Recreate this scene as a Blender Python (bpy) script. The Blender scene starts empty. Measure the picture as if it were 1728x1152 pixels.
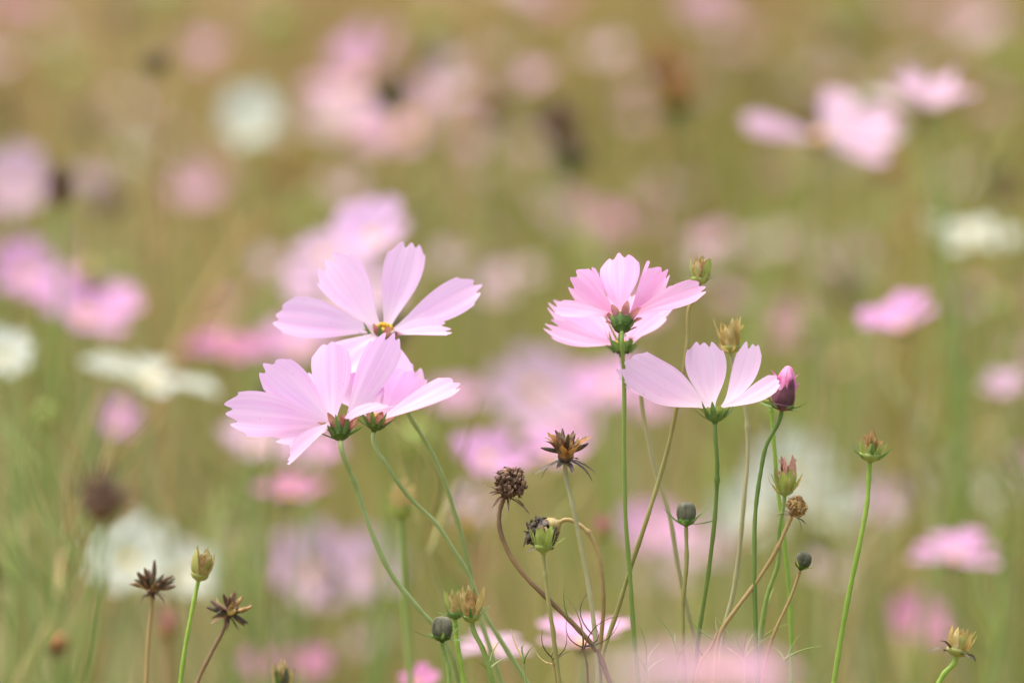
import bpy, math, random
import numpy as np
from mathutils import Vector, Matrix

random.seed(7)
RNG = np.random.default_rng(11)
SC = bpy.context.scene
C = SC.collection

# ------------------------------------------------------------ camera
D = 3.6                                   # focus distance (m)
K = 0.402 / 3.6 / 1728                    # metres per photo pixel per metre of depth
CAM = Vector((0, 0, 1.30))
PITCH = math.radians(4.5)
R_ = Vector((1, 0, 0))
F_ = Vector((0, math.cos(PITCH), -math.sin(PITCH)))
U_ = Vector((0, math.sin(PITCH), math.cos(PITCH)))
cam = bpy.data.cameras.new('camera')
cam.sensor_width = 22.3
cam.lens = 22.3 / (1728 * K)
cam.clip_start = 0.05
cam.clip_end = 2000
cam.dof.use_dof = True
cam.dof.focus_distance = D
cam.dof.aperture_fstop = 4.3
camo = bpy.data.objects.new('camera', cam)
C.objects.link(camo)
camo.location = CAM
camo.rotation_euler = (math.radians(90) - PITCH, 0, 0)
SC.camera = camo

# ------------------------------------------------------------ sky, sun, exposure
SUN_EL, SUN_AZ = math.radians(72), math.radians(-75)   # high, to the left
w = bpy.data.worlds.new('World')
SC.world = w
w.use_nodes = True
nt = w.node_tree
sky = nt.nodes.new('ShaderNodeTexSky')
sky.sky_type = 'NISHITA'
sky.sun_disc = False
sky.sun_elevation = SUN_EL
sky.sun_rotation = SUN_AZ
sky.air_density = 1.0
sky.dust_density = 4.0
nt.links.new(sky.outputs[0], nt.nodes['Background'].inputs[0])
nt.nodes['Background'].inputs[1].default_value = 0.125
sl = bpy.data.lights.new('sun', 'SUN')
sl.energy = 2.3
sl.angle = math.radians(70)
sl.color = (1.0, 0.93, 0.84)
so = bpy.data.objects.new('sun', sl)
C.objects.link(so)
sdir = Vector((math.sin(SUN_AZ) * math.cos(SUN_EL), math.cos(SUN_AZ) * math.cos(SUN_EL), math.sin(SUN_EL)))
so.rotation_euler = sdir.to_track_quat('Z', 'Y').to_euler()
SC.view_settings.view_transform = 'Standard'
SC.view_settings.look = 'None'
SC.view_settings.gamma = 1
SC.view_settings.exposure = 1.2
SC.cycles.use_denoising = True
SC.cycles.max_bounces = 8
SC.cycles.transmission_bounces = 6

# ------------------------------------------------------------ materials
def new_mat(name):
    m = bpy.data.materials.new(name)
    m.use_nodes = True
    return m, m.node_tree, m.node_tree.nodes['Principled BSDF']

def tissue(name, c1, c2, scale=30.0, rough=0.55, trans=0.25, stretch=(1, 1, 1), bump=0.0, c3=None):
    """plant tissue: two or three colours mottled by noise, partly translucent"""
    m, t, p = new_mat(name)
    tc = t.nodes.new('ShaderNodeTexCoord')
    mp = t.nodes.new('ShaderNodeMapping')
    mp.inputs['Scale'].default_value = stretch
    n = t.nodes.new('ShaderNodeTexNoise')
    n.inputs['Scale'].default_value = scale
    n.inputs['Detail'].default_value = 4
    r = t.nodes.new('ShaderNodeValToRGB')
    r.color_ramp.elements[0].position = 0.32
    r.color_ramp.elements[1].position = 0.68
    r.color_ramp.elements[0].color = (*c1, 1)
    r.color_ramp.elements[1].color = (*c2, 1)
    if c3:
        e = r.color_ramp.elements.new(0.5)
        e.color = (*c3, 1)
    t.links.new(tc.outputs['Object'], mp.inputs[0])
    t.links.new(mp.outputs[0], n.inputs['Vector'])
    t.links.new(n.outputs['Fac'], r.inputs[0])
    t.links.new(r.outputs[0], p.inputs['Base Color'])
    p.inputs['Roughness'].default_value = rough
    p.inputs['Specular IOR Level'].default_value = 0.3
    if bump:
        b = t.nodes.new('ShaderNodeBump')
        b.inputs['Strength'].default_value = bump
        b.inputs['Distance'].default_value = 0.0004
        t.links.new(n.outputs['Fac'], b.inputs['Height'])
        t.links.new(b.outputs[0], p.inputs['Normal'])
    if trans:
        tr = t.nodes.new('ShaderNodeBsdfTranslucent')
        t.links.new(r.outputs[0], tr.inputs[0])
        mx = t.nodes.new('ShaderNodeMixShader')
        mx.inputs[0].default_value = trans
        t.links.new(p.outputs[0], mx.inputs[1])
        t.links.new(tr.outputs[0], mx.inputs[2])
        t.links.new(mx.outputs[0], t.nodes['Material Output'].inputs[0])
    return m

def petal_mat(name, pale, deep, base, vein=0.72, trans=0.5):
    """petal: fine lengthwise veins, paler towards the claw, faint blotches"""
    m, t, p = new_mat(name)
    uv = t.nodes.new('ShaderNodeUVMap')
    sp = t.nodes.new('ShaderNodeSeparateXYZ')
    t.links.new(uv.outputs[0], sp.inputs[0])
    oi = t.nodes.new('ShaderNodeObjectInfo')
    rnd = t.nodes.new('ShaderNodeMath'); rnd.operation = 'MULTIPLY'; rnd.inputs[1].default_value = 40
    t.links.new(oi.outputs['Random'], rnd.inputs[0])
    def vec(su, sv):
        a = t.nodes.new('ShaderNodeMath'); a.operation = 'MULTIPLY'; a.inputs[1].default_value = su
        b = t.nodes.new('ShaderNodeMath'); b.operation = 'MULTIPLY'; b.inputs[1].default_value = sv
        c = t.nodes.new('ShaderNodeCombineXYZ')
        t.links.new(sp.outputs[0], a.inputs[0]); t.links.new(sp.outputs[1], b.inputs[0])
        t.links.new(a.outputs[0], c.inputs[0]); t.links.new(b.outputs[0], c.inputs[1]); t.links.new(rnd.outputs[0], c.inputs[2])
        return c
    n1 = t.nodes.new('ShaderNodeTexNoise'); n1.inputs['Scale'].default_value = 1; n1.inputs['Detail'].default_value = 3
    t.links.new(vec(16, 0.7).outputs[0], n1.inputs['Vector'])
    n2 = t.nodes.new('ShaderNodeTexNoise'); n2.inputs['Scale'].default_value = 1; n2.inputs['Detail'].default_value = 2
    t.links.new(vec(2.6, 1.6).outputs[0], n2.inputs['Vector'])
    r1 = t.nodes.new('ShaderNodeValToRGB')
    r1.color_ramp.elements[0].position = 0.36; r1.color_ramp.elements[1].position = 0.62
    r1.color_ramp.elements[0].color = (*deep, 1); r1.color_ramp.elements[1].color = (*pale, 1)
    mix = t.nodes.new('ShaderNodeMix'); mix.data_type = 'FLOAT'; mix.inputs[0].default_value = vein
    t.links.new(n2.outputs['Fac'], mix.inputs[2]); t.links.new(n1.outputs['Fac'], mix.inputs[3])
    t.links.new(mix.outputs[0], r1.inputs[0])
    rb = t.nodes.new('ShaderNodeValToRGB')
    rb.color_ramp.elements[0].position = 0.02; rb.color_ramp.elements[1].position = 0.42
    rb.color_ramp.elements[0].color = (1, 1, 1, 1); rb.color_ramp.elements[1].color = (0, 0, 0, 1)
    t.links.new(sp.outputs[1], rb.inputs[0])
    mc = t.nodes.new('ShaderNodeMix'); mc.data_type = 'RGBA'
    t.links.new(rb.outputs[0], mc.inputs[0]); t.links.new(r1.outputs[0], mc.inputs[6]); mc.inputs[7].default_value = (*base, 1)
    t.links.new(mc.outputs[2], p.inputs['Base Color'])
    n3 = t.nodes.new('ShaderNodeTexNoise'); n3.inputs['Scale'].default_value = 1; n3.inputs['Detail'].default_value = 2
    t.links.new(vec(9, 14).outputs[0], n3.inputs['Vector'])
    r3 = t.nodes.new('ShaderNodeValToRGB')
    r3.color_ramp.elements[0].position = 0.70; r3.color_ramp.elements[1].position = 0.80
    r3.color_ramp.elements[0].color = (0, 0, 0, 1); r3.color_ramp.elements[1].color = (0.45, 0.45, 0.45, 1)
    t.links.new(n3.outputs['Fac'], r3.inputs[0])
    mb_ = t.nodes.new('ShaderNodeMix'); mb_.data_type = 'RGBA'
    t.links.new(r3.outputs[0], mb_.inputs[0]); t.links.new(mc.outputs[2], mb_.inputs[6]); mb_.inputs[7].default_value = (0.62, 0.38, 0.45, 1)
    mc = mb_
    t.links.new(mc.outputs[2], p.inputs['Base Color'])
    p.inputs['Roughness'].default_value = 0.6
    p.inputs['Specular IOR Level'].default_value = 0.25
    bp = t.nodes.new('ShaderNodeBump'); bp.inputs['Strength'].default_value = 0.12; bp.inputs['Distance'].default_value = 0.0005
    t.links.new(n1.outputs['Fac'], bp.inputs['Height']); t.links.new(bp.outputs[0], p.inputs['Normal'])
    tr = t.nodes.new('ShaderNodeBsdfTranslucent')
    t.links.new(mc.outputs[2], tr.inputs[0])
    mx = t.nodes.new('ShaderNodeMixShader'); mx.inputs[0].default_value = trans
    t.links.new(p.outputs[0], mx.inputs[1]); t.links.new(tr.outputs[0], mx.inputs[2])
    t.links.new(mx.outputs[0], t.nodes['Material Output'].inputs[0])
    return m

M = {}
M['petal_lilac'] = petal_mat('lilac_petal', (0.92, 0.64, 0.9), (0.89, 0.54, 0.84), (0.93, 0.74, 0.86))
M['petal_rose'] = petal_mat('rose_petal', (0.92, 0.57, 0.81), (0.89, 0.46, 0.73), (0.9, 0.44, 0.65))
M['petal_blush'] = petal_mat('blush_petal', (0.92, 0.68, 0.88), (0.9, 0.6, 0.82), (0.93, 0.74, 0.83))
M['far_pink'] = petal_mat('pink_petal', (0.78, 0.43, 0.72), (0.73, 0.34, 0.63), (0.78, 0.52, 0.7))
M['far_pale'] = petal_mat('pale_pink_petal', (0.76, 0.54, 0.69), (0.72, 0.46, 0.62), (0.76, 0.58, 0.66))
M['far_white'] = petal_mat('white_petal', (0.68, 0.72, 0.64), (0.63, 0.67, 0.57), (0.63, 0.67, 0.5))
M['far_mag'] = petal_mat('magenta_petal', (0.72, 0.28, 0.54), (0.64, 0.21, 0.44), (0.72, 0.37, 0.54))
M['green'] = tissue('green_bract', (0.10, 0.19, 0.04), (0.18, 0.30, 0.08), 300)
M['lime'] = tissue('lime_bract', (0.28, 0.36, 0.07), (0.42, 0.48, 0.13), 300)
M['calyx'] = tissue('green_calyx', (0.04, 0.085, 0.010), (0.085, 0.15, 0.022), 260, trans=0.1)
M['yellowcalyx'] = tissue('yellow_green_calyx', (0.32, 0.34, 0.07), (0.44, 0.42, 0.13), 260, trans=0.15)
M['sepal_red'] = tissue('reddish_sepal', (0.24, 0.075, 0.06), (0.48, 0.26, 0.18), 260, trans=0.5)
M['sepal_gold'] = tissue('golden_sepal', (0.45, 0.30, 0.08), (0.62, 0.46, 0.16), 240, trans=0.35)
M['sepal_plum'] = tissue('plum_sepal', (0.10, 0.035, 0.045), (0.22, 0.08, 0.11), 240, trans=0.1)
M['straw'] = tissue('straw_sepal', (0.40, 0.31, 0.10), (0.68, 0.57, 0.28), 380, trans=0.3, c3=(0.52, 0.40, 0.14))
M['tan'] = tissue('tan_withered', (0.26, 0.15, 0.05), (0.60, 0.42, 0.18), 420, trans=0.25, c3=(0.44, 0.27, 0.10))
M['rosytan'] = tissue('rosy_withered', (0.40, 0.18, 0.12), (0.62, 0.36, 0.28), 350, trans=0.25)
M['brown'] = tissue('brown_dry', (0.10, 0.055, 0.03), (0.30, 0.17, 0.09), 330, trans=0.05, c3=(0.14, 0.08, 0.05), bump=0.4)
M['rust'] = tissue('rust_dry', (0.30, 0.13, 0.04), (0.50, 0.27, 0.08), 330, trans=0.2)
M['dark'] = tissue('dark_dry', (0.05, 0.045, 0.03), (0.15, 0.11, 0.075), 330, trans=0.0, bump=0.4)
M['slate'] = tissue('slate_bud', (0.05, 0.055, 0.025), (0.20, 0.19, 0.12), 200, rough=0.8, trans=0.0)
M['pinkbud'] = tissue('magenta_bud_petal', (0.55, 0.10, 0.26), (0.85, 0.36, 0.58), 280, trans=0.2)
M['far_hazed'] = petal_mat('hazed_pink_petal', (0.72, 0.42, 0.59), (0.66, 0.35, 0.51), (0.72, 0.48, 0.58))  # pink greyed to carry the veil of distance in its colour
M['far_pale_hazed'] = petal_mat('hazed_pale_petal', (0.74, 0.54, 0.62), (0.68, 0.47, 0.55), (0.74, 0.58, 0.6))  # pale pink with the same haze put into the colour
M['sepal_rosy'] = tissue('rosy_sepal', (0.34, 0.12, 0.12), (0.58, 0.30, 0.28), 260, trans=0.5)
M['disc'] = tissue('yellow_disc', (0.72, 0.38, 0.02), (0.85, 0.58, 0.06), 500, trans=0.1)
M['disc_dull'] = tissue('orange_disc', (0.55, 0.26, 0.04), (0.72, 0.42, 0.08), 500, trans=0.1)
ST = (1, 1, 0.45)
M['stem_green'] = tissue('green_stem', (0.22, 0.32, 0.06), (0.33, 0.43, 0.11), 60, trans=0.1, stretch=ST)
M['stem_bluegreen'] = tissue('sage_stem', (0.30, 0.40, 0.12), (0.42, 0.50, 0.20), 60, trans=0.1, stretch=ST)
M['stem_dark'] = tissue('dark_green_stem', (0.13, 0.22, 0.04), (0.24, 0.33, 0.08), 60, trans=0.1, stretch=ST)
M['stem_bright'] = tissue('bright_green_stem', (0.26, 0.42, 0.05), (0.36, 0.50, 0.08), 60, trans=0.1, stretch=ST)
M['stem_olive'] = tissue('olive_stem', (0.26, 0.24, 0.06), (0.40, 0.36, 0.12), 60, trans=0.1, stretch=ST)
M['stem_straw'] = tissue('straw_stem', (0.38, 0.36, 0.16), (0.52, 0.48, 0.25), 60, trans=0.1, stretch=ST)
M['stem_brown'] = tissue('brown_stem', (0.13, 0.075, 0.04), (0.30, 0.19, 0.08), 40, trans=0.0, stretch=ST)
M['stem_tan'] = tissue('tan_stem', (0.32, 0.21, 0.07), (0.46, 0.33, 0.13), 40, trans=0.0, stretch=ST)

# ------------------------------------------------------------ helpers
def P(px, py, d):
    return CAM + F_ * d + R_ * ((px - 864) * K * d) + U_ * ((576 - py) * K * d)

def cvec(x, y, z):                       # camera-facing axes: right, up, towards the camera
    return R_ * x + U_ * y - F_ * z

class MB:
    def __init__(s): s.v, s.f, s.uv = [], [], []
    def add(s, vs, fs, uvs=None):
        o = len(s.v)
        s.v += [tuple(v) for v in vs]
        s.f += [tuple(i + o for i in f) for f in fs]
        s.uv += uvs if uvs else [(0.5, 0.5)] * len(vs)
    def grid(s, rows, uvs=None, close=False):
        nr, nc = len(rows), len(rows[0])
        fs = []
        for i in range(nr - 1):
            for j in range(nc if close else nc - 1):
                k = (j + 1) % nc
                fs.append((i * nc + j, i * nc + k, (i + 1) * nc + k, (i + 1) * nc + j))
        s.add([v for r in rows for v in r], fs, uvs)
    def mesh(s, name, mat):
        me = bpy.data.meshes.new(name)
        me.from_pydata(s.v, [], s.f)
        uvl = me.uv_layers.new(name='UVMap')
        idx = np.empty(len(me.loops), dtype=np.int32)
        me.loops.foreach_get('vertex_index', idx)
        uvl.data.foreach_set('uv', np.array(s.uv, dtype=np.float32)[idx].ravel())
        me.materials.append(mat)
        me.polygons.foreach_set('use_smooth', np.ones(len(me.polygons), dtype=bool))
        me.update()
        return me
    def obj(s, name, mat, parent=None, origin=None):
        if origin is not None:
            s.v = [(v[0] - origin[0], v[1] - origin[1], v[2] - origin[2]) for v in s.v]
        o = bpy.data.objects.new(name, s.mesh(name, mat))
        C.objects.link(o)
        o.parent = parent
        return o

def thing(name, label, cat, loc, group=None):
    o = bpy.data.objects.new(name, None)
    C.objects.link(o)
    o.location = loc
    o.empty_display_size = 0.02
    o['label'] = label
    o['category'] = cat
    if group: o['group'] = group
    return o

def frame(axis):
    a = Vector(axis).normalized()
    h = Vector((1, 0, 0)) if abs(a.x) < 0.9 else Vector((0, 1, 0))
    e1 = (h - a * h.dot(a)).normalized()
    return e1, a.cross(e1), a

def catmull(pts, n=6):
    """smooth curve through unevenly spaced points (tangents weighted by chord length)"""
    q = [pts[0]]
    for p in pts[1:]:
        if (p - q[-1]).length > 1e-4: q.append(p)
    h = [(q[i + 1] - q[i]).length for i in range(len(q) - 1)]
    sl = [(q[i + 1] - q[i]) / h[i] for i in range(len(h))]
    tg = [sl[0]] + [(sl[i - 1] * h[i] + sl[i] * h[i - 1]) / (h[i] + h[i - 1]) for i in range(1, len(h))] + [sl[-1]]
    out = []
    for i in range(len(h)):
        for k in range(n):
            t = k / n
            a, b = t * t * (3 - 2 * t), t * (1 - t) ** 2
            c = -t * t * (1 - t)
            out.append(q[i] * (1 - a) + q[i + 1] * a + tg[i] * (b * h[i]) + tg[i + 1] * (c * h[i]))
    out.append(q[-1])
    return out

def tube(mb, pts, rad, sides=8):
    n = len(pts)
    rad = rad if callable(rad) else (lambda t, r=rad: r)
    up = Vector((0, 1, 0.2)).normalized()
    rows = []
    for i, q in enumerate(pts):
        t = (pts[min(i + 1, n - 1)] - pts[max(i - 1, 0)]).normalized()
        s = t.cross(up)
        if s.length < 1e-5: s = t.cross(Vector((1, 0, 0)))
        s.normalize()
        b = s.cross(t)
        r = rad(i / (n - 1))
        rows.append([q + (s * math.cos(a) + b * math.sin(a)) * r for a in [2 * math.pi * k / sides for k in range(sides)]])
    mb.grid(rows, close=True)
    return mb

def to_ground(pts, seed):
    """continue a stem from its last point down to the soil"""
    rg = random.Random(seed)
    a, b = pts[-2], pts[-1]
    t = (b - a).normalized()
    slope = max(-0.5, min(0.5, t.x / max(0.2, -t.z)))
    out = []
    z = b.z
    x, y = b.x, b.y
    steps = 4
    for i in range(1, steps + 1):
        dz = z / steps
        slope *= 0.55
        x += slope * dz + rg.uniform(-0.006, 0.006)
        y += rg.uniform(-0.008, 0.008)
        out.append(Vector((x, y, max(0.0, z - dz * i) - (0.004 if i == steps else 0))))
    return list(pts) + out

def blade(mb, fr, o, unit, az, r0, z0, length, width, el, curl=0.0, fold=0.25, twist=0.0, segs=7, blunt=0.5, rg=None, kink=0.0):
    """a pointed leaf-like strip growing from radius r0, height z0 of a head whose frame is fr"""
    e1, e2, a = fr
    out = e1 * math.cos(az) + e2 * math.sin(az)
    side = -e1 * math.sin(az) + e2 * math.cos(az)
    p = o + (out * r0 + a * z0) * unit
    rows, uvs = [], []
    th = math.radians(el)
    for i in range(segs + 1):
        t = i / segs
        d = out * math.cos(th) + a * math.sin(th)
        nrm = -out * math.sin(th) + a * math.cos(th)
        tw = math.radians(twist) * t
        sd = side * math.cos(tw) + nrm * math.sin(tw)
        w = width * 0.5 * (math.sin(math.pi * min(1, (t * 0.78 + 0.22))) ** 0.8 * (1 - blunt) + blunt * (1 - t ** 3)) + 0.15
        if i == segs: w = 0.25
        jx = rg.uniform(-kink, kink) if rg else 0
        q = p + nrm * jx * unit
        rows.append([q - sd * w * unit + nrm * (fold * w) * unit, q, q + sd * w * unit + nrm * (fold * w) * unit])
        uvs += [(0, t), (0.5, t), (1, t)]
        p = p + d * (length / segs) * unit
        th += math.radians(curl) / segs
        if rg and kink: th += rg.uniform(-kink, kink) * 0.12
    mb.grid(rows, uvs)

def lathe(mb, fr, o, unit, prof, sides=20, rib=0.0, nrib=8, jit=0.0, rg=None, sharp=False):
    e1, e2, a = fr
    rows, uvs = [], []
    for k, (r, z) in enumerate(prof):
        row = []
        for j in range(sides):
            an = 2 * math.pi * j / sides
            rr = r * (1 + rib * (abs(math.cos(nrib * an / 2)) ** 14 if sharp else math.cos(nrib * an))) + (rg.uniform(-jit, jit) if rg else 0)
            row.append(o + (e1 * math.cos(an) * rr + e2 * math.sin(an) * rr + a * z) * unit)
            uvs.append((j / sides, k / (len(prof) - 1)))
        rows.append(row)
    mb.grid(rows, uvs, close=True)

_ico = None
def blob(mb, c, r, rg, sq=(1, 1, 1), jit=0.25):
    """one small lumpy seed"""
    rows = []
    n, m = 5, 6
    for i in range(n):
        ph = math.pi * i / (n - 1)
        rows.append([c + Vector((math.sin(ph) * math.cos(2 * math.pi * j / m) * sq[0], math.sin(ph) * math.sin(2 * math.pi * j / m) * sq[1], math.cos(ph) * sq[2])) * r * (1 + rg.uniform(-jit, jit) * (0 < i < n - 1)) for j in range(m)])
    mb.grid(rows, close=True)

def petal_rows(L, W, bend=0.0, cup=0.12, tooth=0.07, tip=0.0, seed=0, nu=25, nv=20, pleat=0.008, blunt=0.28, wmax=0.72):
    """petal lying along +X, its upper side +Z, length L"""
    rg = random.Random(seed)
    th = [rg.uniform(0.2, 1.6) for _ in range(3)]
    tooth *= rg.uniform(0.7, 1.35)
    us = rg.uniform(-0.12, 0.12)
    w1, w2, w3 = rg.uniform(-1, 1), rg.uniform(-1, 1), rg.uniform(0, 6)
    nd = [rg.uniform(0.5, 1.5), rg.uniform(0.5, 1.5)]
    per = rg.uniform(0.58, 0.68)
    sk = rg.uniform(-0.05, 0.05)
    ph = rg.uniform(0, 6)
    rows, uvs = [], []
    for i in range(nv + 1):
        t = i / nv
        row = []
        for j in range(nu):
            u = -1 + 2 * j / (nu - 1)
            k = 0 if u < -0.33 else (1 if u < 0.33 else 2)
            notch = (0.5 - 0.5 * math.cos(2 * math.pi * (u + us * (1 - u * u)) / per)) ** 1.4 * (nd[0] if u < 0 else nd[1])
            vm = 1 - 0.10 * abs(u) ** 2.4 - tooth * notch + sk * u + (th[k] - 1) * 0.035 * (1 - notch)
            v = t * vm
            if v < wmax:
                s = v / wmax
                h = 0.17 + 0.83 * math.sin(s * math.pi / 2) ** 1.5
            else:
                h = 1 - blunt * ((v - wmax) / (1 - wmax)) ** 2
            h *= W / 2
            x = v * L
            y = u * h
            z = bend * L * 4 * v * (1 - v) + tip * L * v ** 3 + cup * W * (u * u - 0.3) * min(1, v * 1.5)
            z += 0.05 * W * (w1 * math.sin(2.6 * u + 4 * v + w3) + w2 * u * math.sin(5 * v + w3)) * v
            z += pleat * W * math.cos(3 * math.pi * u + 0.4) * min(1, v * 2) + 0.012 * W * math.sin(7 * v + ph + 2 * u)
            row.append((x, y, z))
            uvs.append((0.5 + u / 2, v))
        rows.append(row)
    return rows, uvs

def petal_obj(root, head, unit, axis, base_r, tipv, W, mat, seed, bend=0.0, cup=0.12, tip=0.0, roll=0, tooth=0.07, blunt=0.28, wmax=0.72, name='petal', f=0.0):
    """petal from the head's rim to a tip given in the head's own right/up/near units"""
    T = Vector(tipv)
    a = Vector(axis).normalized()
    inplane = T - a * T.dot(a)
    B = inplane.normalized() * base_r
    d = T - B
    L = d.length
    d.normalize()
    hint = a * (1 - abs(f)) + Vector((0, 0, f))
    n = (hint - d * hint.dot(d)).normalized()
    q = Matrix.Rotation(math.radians(roll), 3, d)
    n = q @ n
    s = n.cross(d)
    rows, uvs = petal_rows(L, W, bend, cup, tooth, tip, seed, blunt=blunt, wmax=wmax)
    mb = MB()
    wr = []
    for row in rows:
        r = []
        for (x, y, z) in row:
            l = B + d * x + s * y + n * z
            r.append(head + cvec(*l) * unit)
        wr.append(r)
    mb.grid(wr, uvs)
    return mb.obj(name, mat, root, root.location)

def stem_obj(root, pts, r0, r1, mat):
    mb = MB()
    rgs = random.Random(len(pts) * 7 + int(abs(pts[0].x) * 1e4))
    n0 = rgs.uniform(0.05, 0.22)
    tube(mb, catmull(pts, 12), lambda t: (r0 + (r1 - r0) * t) * (1 + 0.07 * math.sin(t * 60 + r0 * 1e4) + 0.05 * math.sin(t * 171 + r1 * 3e4) + 0.45 * math.exp(-((t - n0) / 0.006) ** 2)), 9)
    return mb.obj('stem', mat, root, root.location)

# ------------------------------------------------------------ the ground
def ground():
    m, t, p = new_mat('soil')
    n = t.nodes.new('ShaderNodeTexNoise'); n.inputs['Scale'].default_value = 1.2; n.inputs['Detail'].default_value = 8
    tc = t.nodes.new('ShaderNodeTexCoord')
    r = t.nodes.new('ShaderNodeValToRGB')
    r.color_ramp.elements[0].color = (0.16, 0.13, 0.05, 1); r.color_ramp.elements[1].color = (0.30, 0.24, 0.10, 1)
    r.color_ramp.elements[0].position = 0.35; r.color_ramp.elements[1].position = 0.65
    t.links.new(tc.outputs['Object'], n.inputs['Vector']); t.links.new(n.outputs['Fac'], r.inputs[0]); t.links.new(r.outputs[0], p.inputs['Base Color'])
    p.inputs['Roughness'].default_value = 0.95
    xs = np.concatenate([[-900, -200, -50], np.linspace(-10, 10, 41), [50, 200, 900]])
    ys = np.concatenate([[-300, -50], np.linspace(-4, 30, 69), [60, 200, 1500]])
    mb = MB()
    rows = []
    for y in ys:
        rows.append([Vector((x, y, -0.02 + 0.018 * math.sin(x * 2.1 + y) * math.cos(y * 1.7 - x * 0.6))) for x in xs])
    mb.grid(rows)
    o = mb.obj('ground', m)
    o['kind'] = 'structure'
ground()

# ------------------------------------------------------------ the mass of stems and thread leaves
def meadow(name, n, y0, y1, zlo, zhi, seed, wid=(0.0010, 0.0026)):
    rg = np.random.default_rng(seed)
    # plants: every thread belongs to a clump with its own tint and height
    nc = max(60, n // 42)
    qy = np.sqrt(rg.uniform((y0 + 4) ** 2, (y1 + 4) ** 2, nc)) - 4
    qx = rg.uniform(-1, 1, nc) * (0.9 + 0.15 * qy)
    x, y = qx, qy
    def lf(f, a, b): return np.sin(x * f + a + 1.7 * np.sin(y * f * 0.7 + b)) * np.cos(y * f * 0.8 + b * 2 + 0.8 * np.sin(x * f * 0.6 + a))
    qt = np.clip(0.34 + 0.16 * lf(3.1, 1.0, 0.3) + 0.40 * lf(11.0, 2.0, 0.7) + rg.normal(0, 0.17, nc) + (qy - 8.0) * 0.035, 0, 1)
    qh = rg.normal(0, 0.085, nc) + 0.05 * lf(4.3, 0.4, 1.1)
    ci = rg.integers(0, nc, n)
    x = qx[ci] + rg.normal(0, 0.055, n)
    y = qy[ci] + rg.normal(0, 0.06, n)
    dry = np.clip(qt[ci] + rg.normal(0, 0.07, n), 0, 1)
    zhi = zhi + qh[ci]
    bot = rg.uniform(zlo, zhi - 0.12, n) * rg.uniform(0.75, 1, n)
    ln = rg.uniform(0.12, 0.34, n)
    top = np.minimum(bot + ln, zhi + rg.normal(0, 0.03, n))
    ln = np.maximum(top - bot, 0.05)
    az = rg.uniform(0, 2 * np.pi, n)
    lean = np.abs(rg.normal(0, 0.33, n))
    fa = rg.uniform(0, np.pi, n)
    hw = rg.uniform(*wid, n)
    curl = rg.normal(0, 0.3, n)
    # among them short broad bits: spent heads, calyces and leaf tufts
    nb = n // 9
    hw[:nb] = rg.uniform(0.003, 0.008, nb)
    ln[:nb] = rg.uniform(0.012, 0.035, nb)
    bot[:nb] = (zhi - rg.uniform(-0.06, 0.14, n))[:nb]
    dry[:nb] = rg.choice([0.0, 0.05, 0.42, 0.58, 0.60, 0.80, 1.0], nb)
    S = 5
    V = np.zeros((n, S, 2, 3), dtype=np.float32)
    for k in range(S):
        t = k / (S - 1)
        off = lean * ln * t * (1 + curl * t)
        cx = x + np.cos(az) * off + 0.015 * np.sin(t * 4 + fa * 5)
        cy = y + np.sin(az) * off
        cz = bot + ln * t * (1 - 0.25 * t * np.abs(curl))
        wk = hw * (1 - 0.75 * t)
        for sgn, j in ((-1, 0), (1, 1)):
            V[:, k, j, 0] = cx + sgn * wk * np.cos(fa)
            V[:, k, j, 1] = cy + sgn * wk * np.sin(fa)
            V[:, k, j, 2] = cz
    nv = n * S * 2
    base = (np.arange(n) * S * 2)[:, None]
    q = np.array([[2 * k, 2 * k + 1, 2 * k + 3, 2 * k + 2] for k in range(S - 1)])
    faces = (base[:, :, None] + q[None]).reshape(-1, 4)
    me = bpy.data.meshes.new(name)
    me.vertices.add(nv)
    me.vertices.foreach_set('co', V.ravel())
    nf = len(faces)
    me.loops.add(nf * 4)
    me.loops.foreach_set('vertex_index', faces.astype(np.int32).ravel())
    me.polygons.add(nf)
    me.polygons.foreach_set('loop_start', np.arange(0, nf * 4, 4, dtype=np.int32))
    me.polygons.foreach_set('loop_total', np.full(nf, 4, dtype=np.int32))
    ca = me.attributes.new('tint', 'FLOAT', 'POINT')
    ca.data.foreach_set('value', np.repeat(dry, S * 2).astype(np.float32))
    me.update(calc_edges=True)
    m, t, p = new_mat('meadow_leaf')
    at = t.nodes.new('ShaderNodeAttribute'); at.attribute_name = 'tint'
    r = t.nodes.new('ShaderNodeValToRGB')
    els = r.color_ramp.elements
    els[0].position = 0.0; els[0].color = (0.060, 0.080, 0.012, 1)
    els[1].position = 1.0; els[1].color = (0.50, 0.29, 0.17, 1)
    for pos, col in ((0.22, (0.165, 0.18, 0.028)), (0.44, (0.42, 0.38, 0.075)), (0.58, (0.18, 0.125, 0.035)), (0.78, (0.51, 0.37, 0.14))):
        e = els.new(pos); e.color = (*col, 1)
    t.links.new(at.outputs['Fac'], r.inputs[0]); t.links.new(r.outputs[0], p.inputs['Base Color'])
    p.inputs['Roughness'].default_value = 0.6
    p.inputs['Specular IOR Level'].default_value = 0.2
    tr = t.nodes.new('ShaderNodeBsdfTranslucent'); t.links.new(r.outputs[0], tr.inputs[0])
    mx = t.nodes.new('ShaderNodeMixShader'); mx.inputs[0].default_value = 0.35
    t.links.new(p.outputs[0], mx.inputs[1]); t.links.new(tr.outputs[0], mx.inputs[2])
    t.links.new(mx.outputs[0], t.nodes['Material Output'].inputs[0])
    me.materials.append(m)
    o = bpy.data.objects.new(name, me)
    C.objects.link(o)
    o['kind'] = 'stuff'
    o['label'] = 'blurred olive and straw mass of cosmos stems and thread leaves'
    o['category'] = 'meadow'
    return o
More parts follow.
